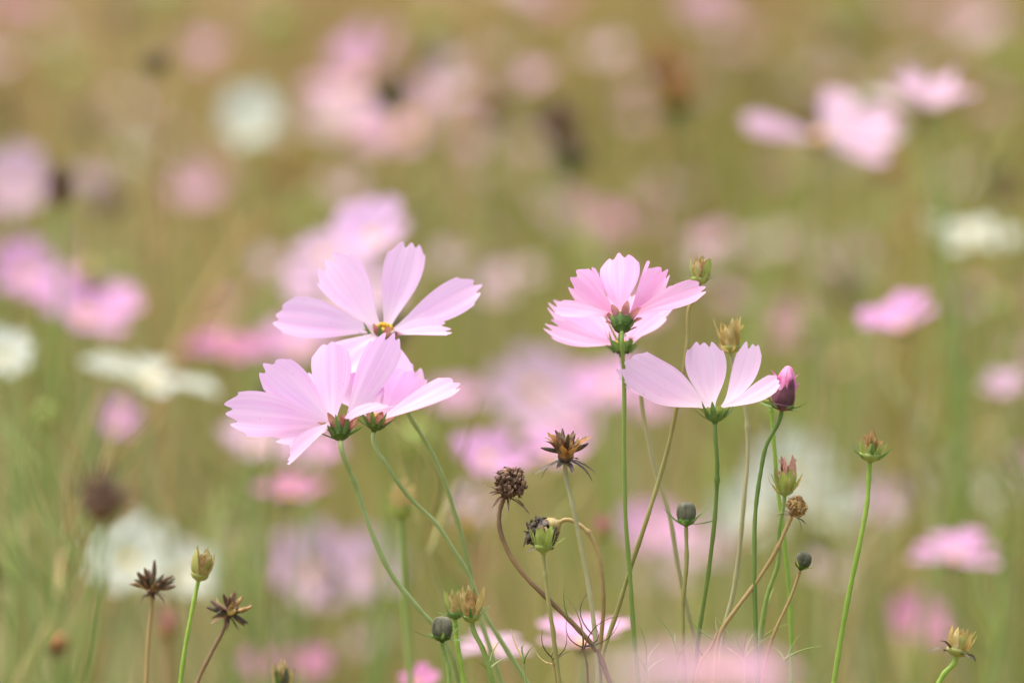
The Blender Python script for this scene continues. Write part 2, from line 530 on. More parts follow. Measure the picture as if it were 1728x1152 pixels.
meadow('meadow_foliage', 62000, 4.5, 21.0, 0.25, 0.78, 5)
u_ = meadow('low_foliage', 9000, 2.2, 4.5, 0.1, 0.62, 6)
u_['label'] = 'thin green undergrowth of thread leaves below the sharp flowers'

# ------------------------------------------------------------ sharp cosmos flowers
def hero_flower(label, cx, cy, r, axis, petals, stem, mat, stem_mat='stem_green', disc='disc', bract_el=35, bract_len=36, sepal_mat='sepal_red',
                bracts='green', calyx='calyx', size=1.0, seed=1, bract_w=9, sepal_len=27, back=26, ax2=None, calyx_w=1.0, stem_w=3.4, disc_z=-7):
    d = D * r
    unit = K * d * size
    head = P(cx, cy, d)
    ax = cvec(*Vector(ax2 or axis).normalized())
    fr = frame(ax)
    rg = random.Random(seed)
    neck = head - ax * back * unit
    pts = [neck, neck - ax * 9 * unit] + [q for q in [P(x, y, d + 0.004 * i) for i, (x, y) in enumerate(stem)] if (q - neck).length > 30 * K * d]
    pts = to_ground(pts, seed)
    root = thing('cosmos_flower', label, 'flower', Vector((pts[-1].x, pts[-1].y, 0)), 'cosmos flowers in focus')
    stem_obj(root, pts, stem_w * unit, (stem_w + 1.2) * unit, M[stem_mat])
    for i, p in enumerate(petals):
        tip, W = p[0], p[1]
        kw = p[2] if len(p) > 2 else {}
        petal_obj(root, head, unit, Vector(axis).normalized(), 13, tip, W, M[kw.pop('mat', mat)], seed * 31 + i, **kw)
    mb = MB()
    lathe(mb, fr, head, unit, [(3.8, -back - 4), (5.0, -back), (calyx_w * 10, -back + 2), (calyx_w * 15, -back + 7), (calyx_w * 18, -back + 15), (calyx_w * 19, -5), (12, -3), (0.5, -2)], 24, 0.03, 8)
    cal = mb.obj('calyx', M[calyx], root, root.location)
    for k in range(8):
        az = 2 * math.pi * (k + 0.3) / 8
        mb = MB(); blade(mb, fr, head, unit, az, 17, -15, sepal_len * rg.uniform(0.85, 1.15), 14, 56 + rg.uniform(-8, 8), -30, 0.3, segs=9, blunt=0.05)
        mb.obj('sepal', M[sepal_mat], cal, root.location).location = (0, 0, 0)
        mb = MB(); blade(mb, fr, head, unit, az + 0.35, 13, -back + 4, bract_len * rg.uniform(0.8, 1.25), bract_w, bract_el + rg.uniform(-16, 16), rg.uniform(-5, 40), 0.3, rg.uniform(-20, 20), segs=8, blunt=0.15)
        mb.obj('bract', M[bracts], cal, root.location)
    mb = MB()
    dc = head + fr[2] * disc_z * unit
    for k in range(46):
        rad = 15 * math.sqrt((k + 0.5) / 46)
        an = k * 2.39996
        h = 1 + 6 * (1 - (rad / 20) ** 2) + rg.uniform(-1.5, 2)
        c = dc + (fr[0] * math.cos(an) * rad + fr[1] * math.sin(an) * rad + fr[2] * h) * unit
        blob(mb, c, 3.6 * unit, rg, (0.8, 0.8, 1.3))
    lathe(mb, fr, dc, unit, [(15, -4), (15, 0), (11, 4), (6, 6), (0.4, 7)], 16)
    mb.obj('disc', M[disc], root, root.location)
    return root

# upper left
hero_flower('lilac cosmos at upper left, petals spread wide above the other two left blooms', 648, 560, 1.018, (0.12, 0.88, 0.3),
    [((-184, 28, -10), 72, dict(bend=0.05, f=-0.75)), ((-100, 128, -60), 84, dict(bend=0.03, f=0.75, tooth=0.09)), ((44, 152, -55), 68, dict(f=0.7, tooth=0.1)),
     ((162, 80, 10), 62, dict(bend=0.0, f=0.7, tooth=0.09)), ((114, 6, 95), 56, dict(bend=0.03, f=-0.5)), ((10, -98, 90), 84, dict(bend=0.03, f=0.3)), ((-78, -66, 110), 80, dict(bend=0.03, f=0.3))],
    [(668, 650), (690, 700), (718, 745), (746, 802), (770, 872), (785, 930), (796, 978), (806, 1030), (826, 1090), (846, 1152)], 'petal_lilac', 'stem_bluegreen', seed=3, back=26, ax2=(0.1, 0.95, -0.2), disc_z=3)
# lower left, in front
hero_flower('lilac cosmos at lower left in front, broad left petal and green calyx facing us', 573, 716, 1.0, (-0.06, 0.86, -0.45),
    [((-193, 20, 5), 80, dict(bend=0.05, f=-0.75)), ((-130, 100, -45), 78, dict(bend=0.04, f=-0.6)), ((-16, 140, -70), 68, dict(f=-0.4)),
     ((90, 152, -45), 62, dict(f=-0.75, tooth=0.1)), ((84, 34, 118), 62, dict(bend=0.03, f=0.25, mat='petal_rose')), ((-86, -58, 112), 48, dict(bend=0.03, f=-0.45, tooth=0.05)),
     ((-118, -18, -50), 64, dict(bend=0.03, f=-0.6))],
    [(600, 820), (626, 895), (660, 968), (705, 1025), (740, 1065), (760, 1105), (773, 1152)], 'petal_lilac', 'stem_bluegreen', seed=5, back=28, size=1.0, stem_w=4.1)
# lower left, half hidden
hero_flower('lilac cosmos half hidden behind the lower left bloom, one long petal pointing right', 636, 703, 1.010, (0.2, 0.95, -0.15),
    [((58, 92, -105), 84, dict(f=0.6)), ((62, 78, -30), 66, dict(f=-0.6)), ((140, 60, 50), 62, dict(bend=-0.01, f=-0.25)), ((-24, 120, -90), 76, dict(f=0.5)), ((-110, 84, -70), 74, dict(f=0.5))],
    [(656, 790), (690, 838), (735, 882), (768, 932), (790, 968), (815, 1030), (850, 1088), (890, 1152)], 'petal_lilac', 'stem_bluegreen', seed=8, back=24, size=0.98, disc='disc_dull')
# centre right seen from behind
hero_flower('rose pink cosmos right of centre, seen from behind with dark green calyx', 1050, 534, 1.0, (0.02, 0.66, -0.6),
    [((-5, 106, -62), 70, dict(cup=0.1, tooth=0.09)), ((76, 80, -55), 56, dict(f=-0.3, tooth=0.1)), ((140, 50, 18), 46, dict(bend=0.0, f=-0.3)), ((-88, 66, -40), 68, dict(f=-0.3, tooth=0.1)),
     ((-116, 14, 30), 38, dict(f=-0.1)), ((-50, 78, -90), 54, dict(tooth=0.1)), ((46, 92, -95), 54, {})],
    [(1053, 640), (1053, 750), (1056, 880), (1063, 970), (1070, 1075), (1078, 1152)], 'petal_rose', 'stem_green', seed=12, back=32, size=1.0, bract_el=62, bract_len=24, calyx_w=1.0, sepal_len=27, sepal_mat='sepal_rosy')
hero_flower('rose pink cosmos just below and behind the dark calyx bloom, petals swept left', 1050, 580, 1.016, (0.02, 0.93, -0.2),
    [((-132, 34, 10), 50, dict(bend=-0.09, f=-0.5, tooth=0.11)), ((-122, 70, -40), 60, dict(bend=-0.06, f=0.5, tooth=0.11)), ((84, 98, -60), 60, dict(f=0.5)), ((66, 52, 80), 44, dict(f=-0.3)), ((10, 90, -110), 70, {}), ((-84, 60, -70), 60, dict(f=0.5))],
    [(1074, 640), (1086, 700), (1105, 790), (1130, 872), (1145, 960), (1160, 1030), (1173, 1082), (1182, 1152)], 'petal_rose', 'stem_straw', seed=14, back=20, bract_el=60, bract_len=46, calyx_w=0.5, sepal_len=20, sepal_mat='green')
# right, side on
hero_flower('blush pink cosmos at right, few upright petals above a bright green calyx', 1207, 686, 1.0, (0.02, 1.0, -0.14),
    [((-150, 76, 30), 74, dict(bend=-0.10, f=-0.7, tooth=0.02, blunt=0.15, wmax=0.6)), ((-166, 62, -20), 60, dict(bend=-0.08, f=0.5)), ((-19, 112, -60), 70, dict(f=0.7, tooth=0.06, bend=-0.12, blunt=0.4, wmax=0.68)),
     ((64, 110, -48), 50, dict(f=0.35, bend=-0.18, tooth=0.06)), ((106, 46, 40), 46, dict(bend=-0.09, f=-0.35, tooth=0.04))],
    [(1210, 780), (1208, 850), (1200, 930), (1190, 1000), (1180, 1062), (1172, 1152)], 'petal_blush', 'stem_dark', seed=17, disc='disc_dull', back=26, bract_el=40, bract_len=32, sepal_mat='lime', calyx='green', sepal_len=17, disc_z=-14)

# ------------------------------------------------------------ spent heads and buds
def spent_head(kind, label, cx, cy, r, axis, stem, stem_mat, cat, size=1.0, cup=('yellowcalyx', 15, 22), sepals=None, tuft=None, bracts=None, clump=None, seeds=None, group='spent cosmos heads in focus', seed=1, stem_w=2.6, bud=None):
    d = D * r
    unit = K * d * size
    head = P(cx, cy, d)
    ax = cvec(*Vector(axis).normalized())
    fr = frame(ax)
    rg = random.Random(seed)
    cm, cr, ch = cup
    neck = head - ax * ch * unit
    pts = [neck, neck - ax * 6 * unit] + [q for q in [P(x, y, d) for x, y in stem] if (q - neck).length > 26 * K * d]
    pts = to_ground(pts, seed)
    root = thing(kind, label, cat, Vector((pts[-1].x, pts[-1].y, 0)), group)
    u0 = K * d
    stem_obj(root, pts, stem_w * 1.3 * u0, (stem_w * 1.3 + 1.0) * u0, M[stem_mat])
    mb = MB()
    lathe(mb, fr, head, unit, [(2.5, -ch - 3), (4, -ch), (cr * 0.7, -ch + ch * 0.2), (cr, -ch * 0.45), (cr * 0.95, -2), (cr * 0.5, 0), (0.4, 1)], 18, 0.04, 8)
    cal = mb.obj('calyx', M[cm], root, root.location)
    if sepals:
        n, L, W, el, curl, mt, kink = sepals
        for k in range(n):
            mb = MB()
            blade(mb, fr, head, unit, 2 * math.pi * (k + rg.uniform(-0.3, 0.3)) / n, cr * 0.9, -ch * 0.35, L * rg.uniform(0.8, 1.15), W, el + rg.uniform(-9, 9), curl + rg.uniform(-15, 15), 0.35, rg.uniform(-30, 30), rg=rg, kink=kink, blunt=0.4)
            mb.obj('sepal', M[mt if isinstance(mt, str) else mt[k % len(mt)]], root, root.location)
    if tuft:
        n, L, W, mt, spread = tuft
        mb = MB()
        for k in range(n):
            blade(mb, fr, head, unit, rg.uniform(0, 6.28), cr * 0.6 * rg.random(), -3, L * rg.uniform(0.6, 1.1), W * rg.uniform(0.6, 1.2), 88 - spread * rg.random(), rg.uniform(-40, 60), 0.8, rg.uniform(-120, 120), segs=8, rg=rg, kink=1.3, blunt=0.7)
        mb.obj('withered_petals', M[mt], root, root.location)
    if bracts:
        n, L, W, el, curl, mt = bracts
        for k in range(n):
            mb = MB()
            blade(mb, fr, head, unit, 2 * math.pi * (k + 0.5 + rg.uniform(-0.3, 0.3)) / n, cr * 0.6, -ch * 0.8, L * rg.uniform(0.7, 1.25), W, el + rg.uniform(-18, 18), curl + rg.uniform(-25, 25), 0.4, rg.uniform(-40, 40), segs=9, rg=rg, kink=0.4, blunt=0.12)
            mb.obj('bract', M[mt], root, root.location)
    if clump:
        R, n, mt = clump
        mb = MB()
        for k in range(n):
            v = Vector((rg.gauss(0, 1), rg.gauss(0, 1), rg.gauss(0, 1))).normalized() * R * rg.uniform(0.55, 1.0)
            c = head + (fr[0] * v.x + fr[1] * v.y + fr[2] * (v.z * 0.8 + R * 0.45)) * unit
            blob(mb, c, R * 0.12 * unit * rg.uniform(0.6, 1.5), rg, (rg.uniform(0.6, 1.3), rg.uniform(0.6, 1.3), rg.uniform(0.6, 1.5)), 0.4)
        for k in range(n):
            az, el = rg.uniform(0, 6.28), rg.uniform(-30, 90)
            blade(mb, fr, head + fr[2] * R * 0.4 * unit, unit, az, R * 0.6 * math.cos(math.radians(el)), R * 0.6 * math.sin(math.radians(el)), R * rg.uniform(0.3, 0.6), R * 0.22, el + rg.uniform(-50, 50), rg.uniform(-160, 160), 0.6, rg.uniform(-90, 90), segs=6, rg=rg, kink=0.6)
        mb.obj('seed_cluster', M[mt], root, root.location)
    if seeds:
        n, L, W, e0, e1, mt = seeds
        for k in range(n):
            el = e0 + (e1 - e0) * rg.random()
            az = k * 2.39996
            mb = MB()
            p = head
            dv = (fr[0] * math.cos(az) + fr[1] * math.sin(az)) * math.cos(math.radians(el)) + fr[2] * math.sin(math.radians(el))
            sb = (fr[2] - dv * fr[2].dot(dv)).normalized() * rg.uniform(-0.18, 0.25)
            ll = L * rg.uniform(0.7, 1.1)
            q = [p + (dv * (4 + ll * t) + sb * ll * t * t) * unit for t in [i / 7 for i in range(8)]]
            tube(mb, q, lambda t: W * unit * (0.25 + 0.9 * math.sin(math.pi * min(1, t * 0.95 + 0.03)) ** 0.8), 6)
            mb.obj('seed', M[mt if isinstance(mt, str) else mt[k % len(mt)]], root, root.location)
    if bud:
        R, H, mt = bud
        mb = MB()
        prof = [(R * 0.3, -6)] + [(R * math.sin(math.pi * (0.16 + 0.80 * t)) ** 0.62, -4 + H * (0.5 - 0.5 * math.cos(math.pi * t)) if H < 40 else -4 + H * t) for t in [i / 12 for i in range(13)]] + [(0.3, H - 2)]
        lathe(mb, fr, head, unit, prof, 64, -0.11, 8, sharp=True)
        mb.obj('bud_petals', M[mt], root, root.location)
    return root

SP = spent_head
SP('withered_cosmos', 'closed withered head with tan tip, highest on the right beside the rose bloom', 1181, 466, 1.004, (0.12, 1, 0), [(1172, 490), (1163, 520), (1160, 575), (1152, 635), (1142, 687), (1130, 744), (1112, 810), (1090, 880), (1060, 970), (1040, 1035), (1018, 1100), (1008, 1152)], 'stem_olive', 'withered flower',
   cup=('lime', 14, 14), sepals=(9, 37, 16, 70, 30, ('straw', 'tan', 'lime'), 0.5), tuft=(12, 40, 11, 'tan', 24), bracts=(8, 26, 6, 25, 60, 'lime'), seed=21)
SP('withered_cosmos', 'golden withered head standing above the blush pink bloom', 1233, 580, 1.012, (-0.06, 1, 0), [(1242, 612), (1258, 690), (1262, 760), (1255, 850), (1245, 950), (1235, 1010), (1223, 1055), (1216, 1110), (1214, 1152)], 'stem_straw', 'withered flower',
   cup=('yellowcalyx', 15, 16), sepals=(9, 46, 19, 73, 26, ('straw', 'straw', 'sepal_gold'), 0.5), tuft=(12, 44, 10, 'sepal_gold', 18), bracts=(8, 32, 5, 10, 70, 'straw'), seed=23)
SP('seed_head', 'brown star-shaped seed head with rust tips on a pale straw stem', 955, 765, 1.0, (0.05, 0.95, 0.3), [(962, 800), (968, 860), (982, 930), (995, 1000), (1003, 1060), (1010, 1152)], 'stem_straw', 'seed head', size=1.12,
   cup=('brown', 12, 14), sepals=(10, 40, 15, 70, -22, ('rust', 'tan', 'brown', 'rust'), 1.2), tuft=(7, 34, 9, 'tan', 30), bracts=(8, 44, 8, -12, -40, 'dark'), seeds=(10, 34, 3.2, 5, 70, ('dark', 'brown')), seed=25, stem_w=2.8)
SP('seed_head', 'dark brown shaggy round seed head on a curved brown stem', 858, 826, 1.0, (0.45, 0.9, 0.1), [(840, 848), (842, 880), (855, 925), (885, 970), (930, 1015), (975, 1060), (1005, 1095), (1030, 1152)], 'stem_brown', 'seed head',
   cup=('brown', 12, 16), bracts=(8, 38, 6, 0, -50, 'brown'), clump=(29, 150, 'brown'), seed=27, stem_w=3.0)
SP('open_calyx', 'yellow green open calyx with pinkish centre before a curled dark head', 917, 916, 0.997, (0, 1, 0.1), [(919, 950), (922, 990), (932, 1060), (944, 1152)], 'stem_olive', 'seed head',
   size=1.22, cup=('lime', 12, 13), sepals=(8, 30, 14, 76, 2, 'lime', 0.1), tuft=(8, 28, 10, 'rosytan', 12), bracts=(8, 32, 5, 52, 20, 'lime'), seed=29)
SP('seed_head', 'dark curled dry head hanging on a bent over brown stem', 926, 892, 1.006, (-0.85, -0.5, 0.1), [(962, 876), (988, 893), (1008, 930), (1016, 975), (1018, 1030), (1013, 1090), (1012, 1152)], 'stem_tan', 'seed head',
   size=1.3, cup=('straw', 13, 16), bracts=(8, 52, 8, 40, 90, 'dark'), clump=(23, 90, 'dark'), seed=31)
SP('flower_bud', 'round slate grey bud with spread green bracts below the blush pink bloom', 1158, 872, 1.0, (0, 1, 0.1), [(1158, 910), (1158, 960), (1153, 1010), (1152, 1075), (1155, 1152)], 'stem_olive', 'flower bud',
   cup=('green', 15, 15), sepals=(8, 14, 11, 78, 20, 'green', 0.0), bracts=(8, 40, 6, 18, 22, 'green'), bud=(17, 29, 'slate'), seed=33, group='cosmos buds in focus')
SP('flower_bud', 'magenta pink opening bud with plum sepals and green spiky bracts', 1321, 680, 1.0, (0.16, 1, 0), [(1308, 712), (1292, 755), (1283, 800), (1275, 860), (1273, 950), (1275, 1062), (1278, 1152)], 'stem_dark', 'flower bud',
   cup=('sepal_plum', 20, 13), sepals=(8, 44, 20, 76, 34, 'sepal_plum', 0.0), bracts=(8, 36, 7, 12, 20, 'green'), bud=(19, 66, 'pinkbud'), tuft=(9, 64, 9, 'pinkbud', 6), seed=35, group='cosmos buds in focus')
SP('withered_cosmos', 'orange tipped withered head mostly hidden behind the magenta bud', 1301, 672, 1.012, (0, 1, 0), [(1304, 725), (1312, 820), (1322, 900), (1330, 980), (1335, 1060), (1336, 1152)], 'stem_bright', 'withered flower',
   cup=('lime', 12, 12), sepals=(8, 30, 12, 80, 5, 'straw', 0.4), tuft=(7, 34, 8, 'sepal_gold', 10), seed=37)
SP('withered_cosmos', 'half open green calyx with rosy withered petals right of the green stems', 1325, 824, 1.008, (0.06, 1, 0.1), [(1317, 850), (1315, 890), (1313, 950), (1296, 1000), (1284, 1060), (1276, 1152)], 'stem_green', 'withered flower',
   cup=('lime', 12, 10), size=1.15, sepals=(7, 34, 15, 66, 14, 'lime', 0.2), tuft=(16, 50, 15, 'rosytan', 16), bracts=(7, 30, 4, 30, 60, 'straw'), seed=39)
SP('seed_head', 'small pale brown shaggy seed head on a slanting tan stem', 1341, 862, 1.0, (0.45, 0.9, 0.1), [(1326, 890), (1308, 932), (1270, 990), (1240, 1030), (1218, 1062), (1204, 1152)], 'stem_tan', 'seed head',
   cup=('tan', 10, 10), bracts=(7, 26, 4, -10, -40, 'brown'), clump=(19, 90, 'tan'), sepals=(8, 24, 9, 55, 20, ('tan', 'straw'), 0.5), seed=41, stem_w=2.5)
SP('flower_bud', 'smallest round dark bud with green base on a thin brown stem', 1354, 950, 1.0, (0.32, 1, 0.1), [(1345, 975), (1334, 1008), (1310, 1060), (1297, 1095), (1286, 1152)], 'stem_tan', 'flower bud',
   cup=('calyx', 12, 10), sepals=(8, 13, 9, 78, 25, 'green', 0.0), bracts=(5, 22, 4, 20, 20, 'lime'), bud=(14, 23, 'slate'), seed=43, group='cosmos buds in focus', stem_w=2.0)
SP('withered_cosmos', 'withered head with drooping brown scrap, tallest green stem at far right', 1470, 762, 1.004, (0.10, 1, 0.1), [(1467, 788), (1463, 850), (1450, 920), (1435, 990), (1422, 1060), (1408, 1145), (1405, 1165)], 'stem_bright', 'withered flower',
   size=1.15, cup=('lime', 17, 15), sepals=(7, 22, 13, 76, 14, 'lime', 0.2), tuft=(14, 40, 12, 'tan', 34), bracts=(7, 30, 6, 40, 10, 'green'), clump=(9, 16, 'brown'), seed=45, stem_w=3.0)
SP('withered_cosmos', 'yellow withered head with dark curled bracts at lower right corner', 1617, 1092, 1.002, (0.22, 1, 0), [(1604, 1122), (1592, 1138), (1578, 1165)], 'stem_bright', 'withered flower',
   cup=('yellowcalyx', 19, 16), sepals=(9, 39, 18, 70, 28, ('straw', 'yellowcalyx', 'sepal_gold'), 0.5), tuft=(8, 38, 9, 'sepal_gold', 20), bracts=(7, 36, 6, 42, -80, 'dark'), seed=47, stem_w=3.4)
SP('withered_cosmos', 'cream and tan withered head, right one of the touching pair at bottom', 795, 1034, 1.0, (-0.1, 1, 0.1), [(803, 1060), (815, 1095), (832, 1152)], 'stem_green', 'withered flower',
   cup=('lime', 15, 16), sepals=(9, 50, 18, 72, 26, ('straw', 'tan', 'straw'), 0.4), tuft=(8, 46, 10, 'straw', 14), bracts=(7, 30, 6, 40, 20, 'green'), seed=49, stem_w=3.2)
SP('withered_cosmos', 'straw coloured withered head, left one of the touching pair at bottom', 768, 1030, 1.006, (0.0, 1, 0.05), [(770, 1075), (776, 1110), (783, 1152)], 'stem_bright', 'withered flower',
   cup=('green', 14, 14), sepals=(9, 39, 16, 72, 24, ('straw', 'straw', 'lime'), 0.4), tuft=(8, 36, 9, 'straw', 14), bracts=(7, 26, 6, 30, 30, 'green'), seed=51, stem_w=3.0)
SP('flower_bud', 'pointed slate bud with green bracts under the withered pair', 746, 1068, 0.997, (0.0, 1, 0.1), [(752, 1098), (756, 1125), (758, 1152)], 'stem_green', 'flower bud',
   cup=('calyx', 15, 14), sepals=(8, 16, 10, 74, 20, 'slate', 0.0), bracts=(7, 40, 6, 20, 20, 'green'), bud=(18, 32, 'slate'), seed=53, group='cosmos buds in focus')
SP('seed_head', 'brown star-shaped seed head, left one of the three small heads at lower left', 256, 992, 1.026, (0, 1, 0.2), [(253, 1020), (250, 1080), (247, 1152)], 'stem_tan', 'seed head',
   cup=('brown', 8, 12), sepals=(9, 30, 11, 40, 14, ('brown', 'tan'), 0.9), bracts=(6, 26, 6, -20, -40, 'brown'), seeds=(18, 40, 3.6, -20, 85, ('brown', 'brown', 'slate')), seed=55)
SP('flower_bud', 'green and straw closed head between two brown seed heads at lower left', 338, 964, 1.010, (0.22, 1, 0.1), [(329, 990), (322, 1040), (312, 1095), (303, 1160)], 'stem_bright', 'flower bud',
   cup=('yellowcalyx', 15, 16), sepals=(11, 44, 24, 74, 40, ('straw', 'yellowcalyx', 'tan'), 0.2), tuft=(10, 44, 12, 'straw', 8), seed=57, group='cosmos buds in focus')
SP('seed_head', 'brown seed head of splayed seeds on a leaning brown stem at lower left', 386, 1032, 1.018, (0.25, 1, 0.1), [(374, 1060), (358, 1098), (335, 1145), (326, 1170)], 'stem_brown', 'seed head',
   cup=('brown', 8, 12), sepals=(9, 34, 12, 25, 24, ('brown', 'straw', 'brown'), 1.0), bracts=(6, 30, 7, -20, -30, 'brown'), seeds=(16, 40, 3.6, -35, 80, ('brown', 'dark', 'tan')), seed=59)
SP('withered_cosmos', 'dark green withered head with cream tip cut off by the bottom edge', 478, 1150, 1.03, (0.05, 1, 0.1), [(480, 1185), (481, 1210)], 'stem_green', 'withered flower',
   cup=('calyx', 18, 16), sepals=(8, 32, 14, 78, 14, ('slate', 'straw', 'calyx'), 0.3), tuft=(8, 42, 10, 'straw', 26), seed=61)

# ------------------------------------------------------------ thread-leaved shoots near the bottom
def shoot(label, pts, mat, threads, r=1.0, seed=1, cat='leaf shoot', kind='leafy_shoot', w=1.4):
    d = D * r
    u = K * d
    rg = random.Random(seed)
    q = to_ground([P(x, y, d) for x, y in pts], seed)
    root = thing(kind, label, cat, Vector((q[-1].x, q[-1].y, 0)), 'thread leaved shoots at the bottom')
    stem_obj(root, q, w * u, (w + 1.6) * u, M[mat])
    for (x0, y0, x1, y1, bow, mt) in threads:
        a, b = P(x0, y0, d), P(x1, y1, d + rg.uniform(-0.02, 0.02))
        n = (b - a).cross(F_).normalized()
        c = [a + (b - a) * t + n * (bow * u * 4 * t * (1 - t)) for t in [i / 8 for i in range(9)]]
        mb = MB(); tube(mb, c, lambda t, k=(1.3 if mt in ('dark', 'brown') else 2.0): u * k * (1 - 0.75 * t), 6)
        mb.obj('leaflet', M[mt], root, root.location)

shoot('sage thread leaf rising alone right of the tall green stems base', [(1140, 1092), (1142, 1120), (1143, 1160)], 'stem_bluegreen', [(1142, 1100), ] and [(1142, 1105, 1108, 1040, -8, 'stem_bluegreen'), (1141, 1098, 1140, 1068, 2, 'stem_bluegreen'), (1142, 1115, 1165, 1080, 4, 'stem_straw')], seed=71)
shoot('green feathery leaf reaching right beside the bright green stem', [(1322, 1112), (1328, 1135), (1330, 1165)], 'stem_green', [(1324, 1112, 1388, 1090, 5, 'stem_green'), (1326, 1120, 1352, 1068, 4, 'stem_green'), (1324, 1114, 1300, 1090, -4, 'stem_bright'), (1340, 1106, 1352, 1096, 1, 'stem_green')], seed=73)
shoot('tuft of short yellow green thread leaves above the blurred front bloom', [(1255, 1105), (1256, 1130), (1256, 1165)], 'stem_straw', [(1255, 1110, 1232, 1072, -3, 'lime'), (1255, 1108, 1246, 1062, 2, 'lime'), (1255, 1106, 1262, 1066, 2, 'lime'), (1256, 1108, 1280, 1058, 4, 'lime'), (1256, 1110, 1290, 1076, 3, 'lime'), (1254, 1112, 1218, 1088, -2, 'straw'), (1256, 1112, 1306, 1070, 4, 'lime'), (1254, 1110, 1208, 1040, -2, 'lime')], seed=75)
shoot('young green shoot with slender leaves between the right hand stems', [(1296, 1010), (1290, 1050), (1284, 1100), (1280, 1160)], 'stem_green', [(1290, 1050, 1306, 992, 3, 'stem_bright'), (1288, 1075, 1330, 1052, 3, 'lime'), (1286, 1080, 1292, 1040, 2, 'lime'), (1285, 1090, 1270, 1050, -2, 'stem_green')], r=1.01, seed=77)
shoot('dried dark curling tendrils around the bottom stems at centre', [(984, 1090), (990, 1120), (992, 1165)], 'stem_brown', [(984, 1092, 958, 1040, 14, 'dark'), (986, 1090, 1002, 1052, -16, 'dark'), (988, 1090, 1046, 1046, -12, 'dark'), (984, 1092, 952, 1000, -10, 'stem_straw'), (1000, 1070, 1002, 990, 22, 'dark'), (986, 1094, 1052, 1038, 16, 'brown'), (982, 1096, 960, 1050, -12, 'dark'), (960, 1045, 952, 990, 4, 'stem_bluegreen')], seed=79, kind='dried_shoot', w=1.6)
shoot('broken pale twig with a knot where the tan stems meet', [(1212, 1064), (1200, 1090), (1180, 1120), (1172, 1165)], 'stem_tan', [(1212, 1066, 1208, 1040, 2, 'stem_straw'), (1206, 1078, 1166, 1048, 3, 'stem_green'), (1190, 1110, 1176, 1086, 2, 'dark')], seed=81, kind='dried_shoot', w=2.2)
shoot('thin green leaf curl hanging beside the slate bud and sage stem', [(880, 1090), (884, 1120), (888, 1165)], 'stem_bluegreen', [(881, 1100, 885, 1085, 2, 'stem_bluegreen'), (883, 1110, 862, 1060, 3, 'stem_tan'), (884, 1118, 900, 1090, 3, 'stem_green')], r=1.004, seed=83)

shoot('wispy sage thread leaf low between the rose stem and the grey bud', [(1090, 1120), (1092, 1140), (1094, 1168)], 'stem_bluegreen', [(1090, 1122, 1082, 1060, -4, 'stem_bluegreen'), (1090, 1126, 1112, 1085, 4, 'stem_straw'), (1091, 1130, 1066, 1098, -3, 'stem_green'), (1091, 1134, 1122, 1110, 3, 'stem_bluegreen')], r=1.006, seed=85)
shoot('dried forked wisp left of the curling tendrils', [(930, 1105), (936, 1130), (940, 1168)], 'stem_tan', [(931, 1108, 916, 1062, 8, 'brown'), (932, 1112, 956, 1070, -9, 'dark'), (934, 1120, 905, 1100, 5, 'straw'), (935, 1124, 964, 1098, 6, 'brown'), (930, 1106, 934, 1050, -5, 'stem_straw')], r=1.003, seed=87, kind='dried_shoot', w=1.2)
shoot('green thread leaf tuft at the foot of the withered pair', [(824, 1120), (826, 1140), (828, 1168)], 'stem_green', [(824, 1122, 808, 1078, -3, 'stem_green'), (825, 1126, 846, 1076, 4, 'stem_green'), (825, 1130, 858, 1108, 3, 'stem_bluegreen'), (826, 1134, 800, 1112, -3, 'stem_bright')], r=1.002, seed=89)

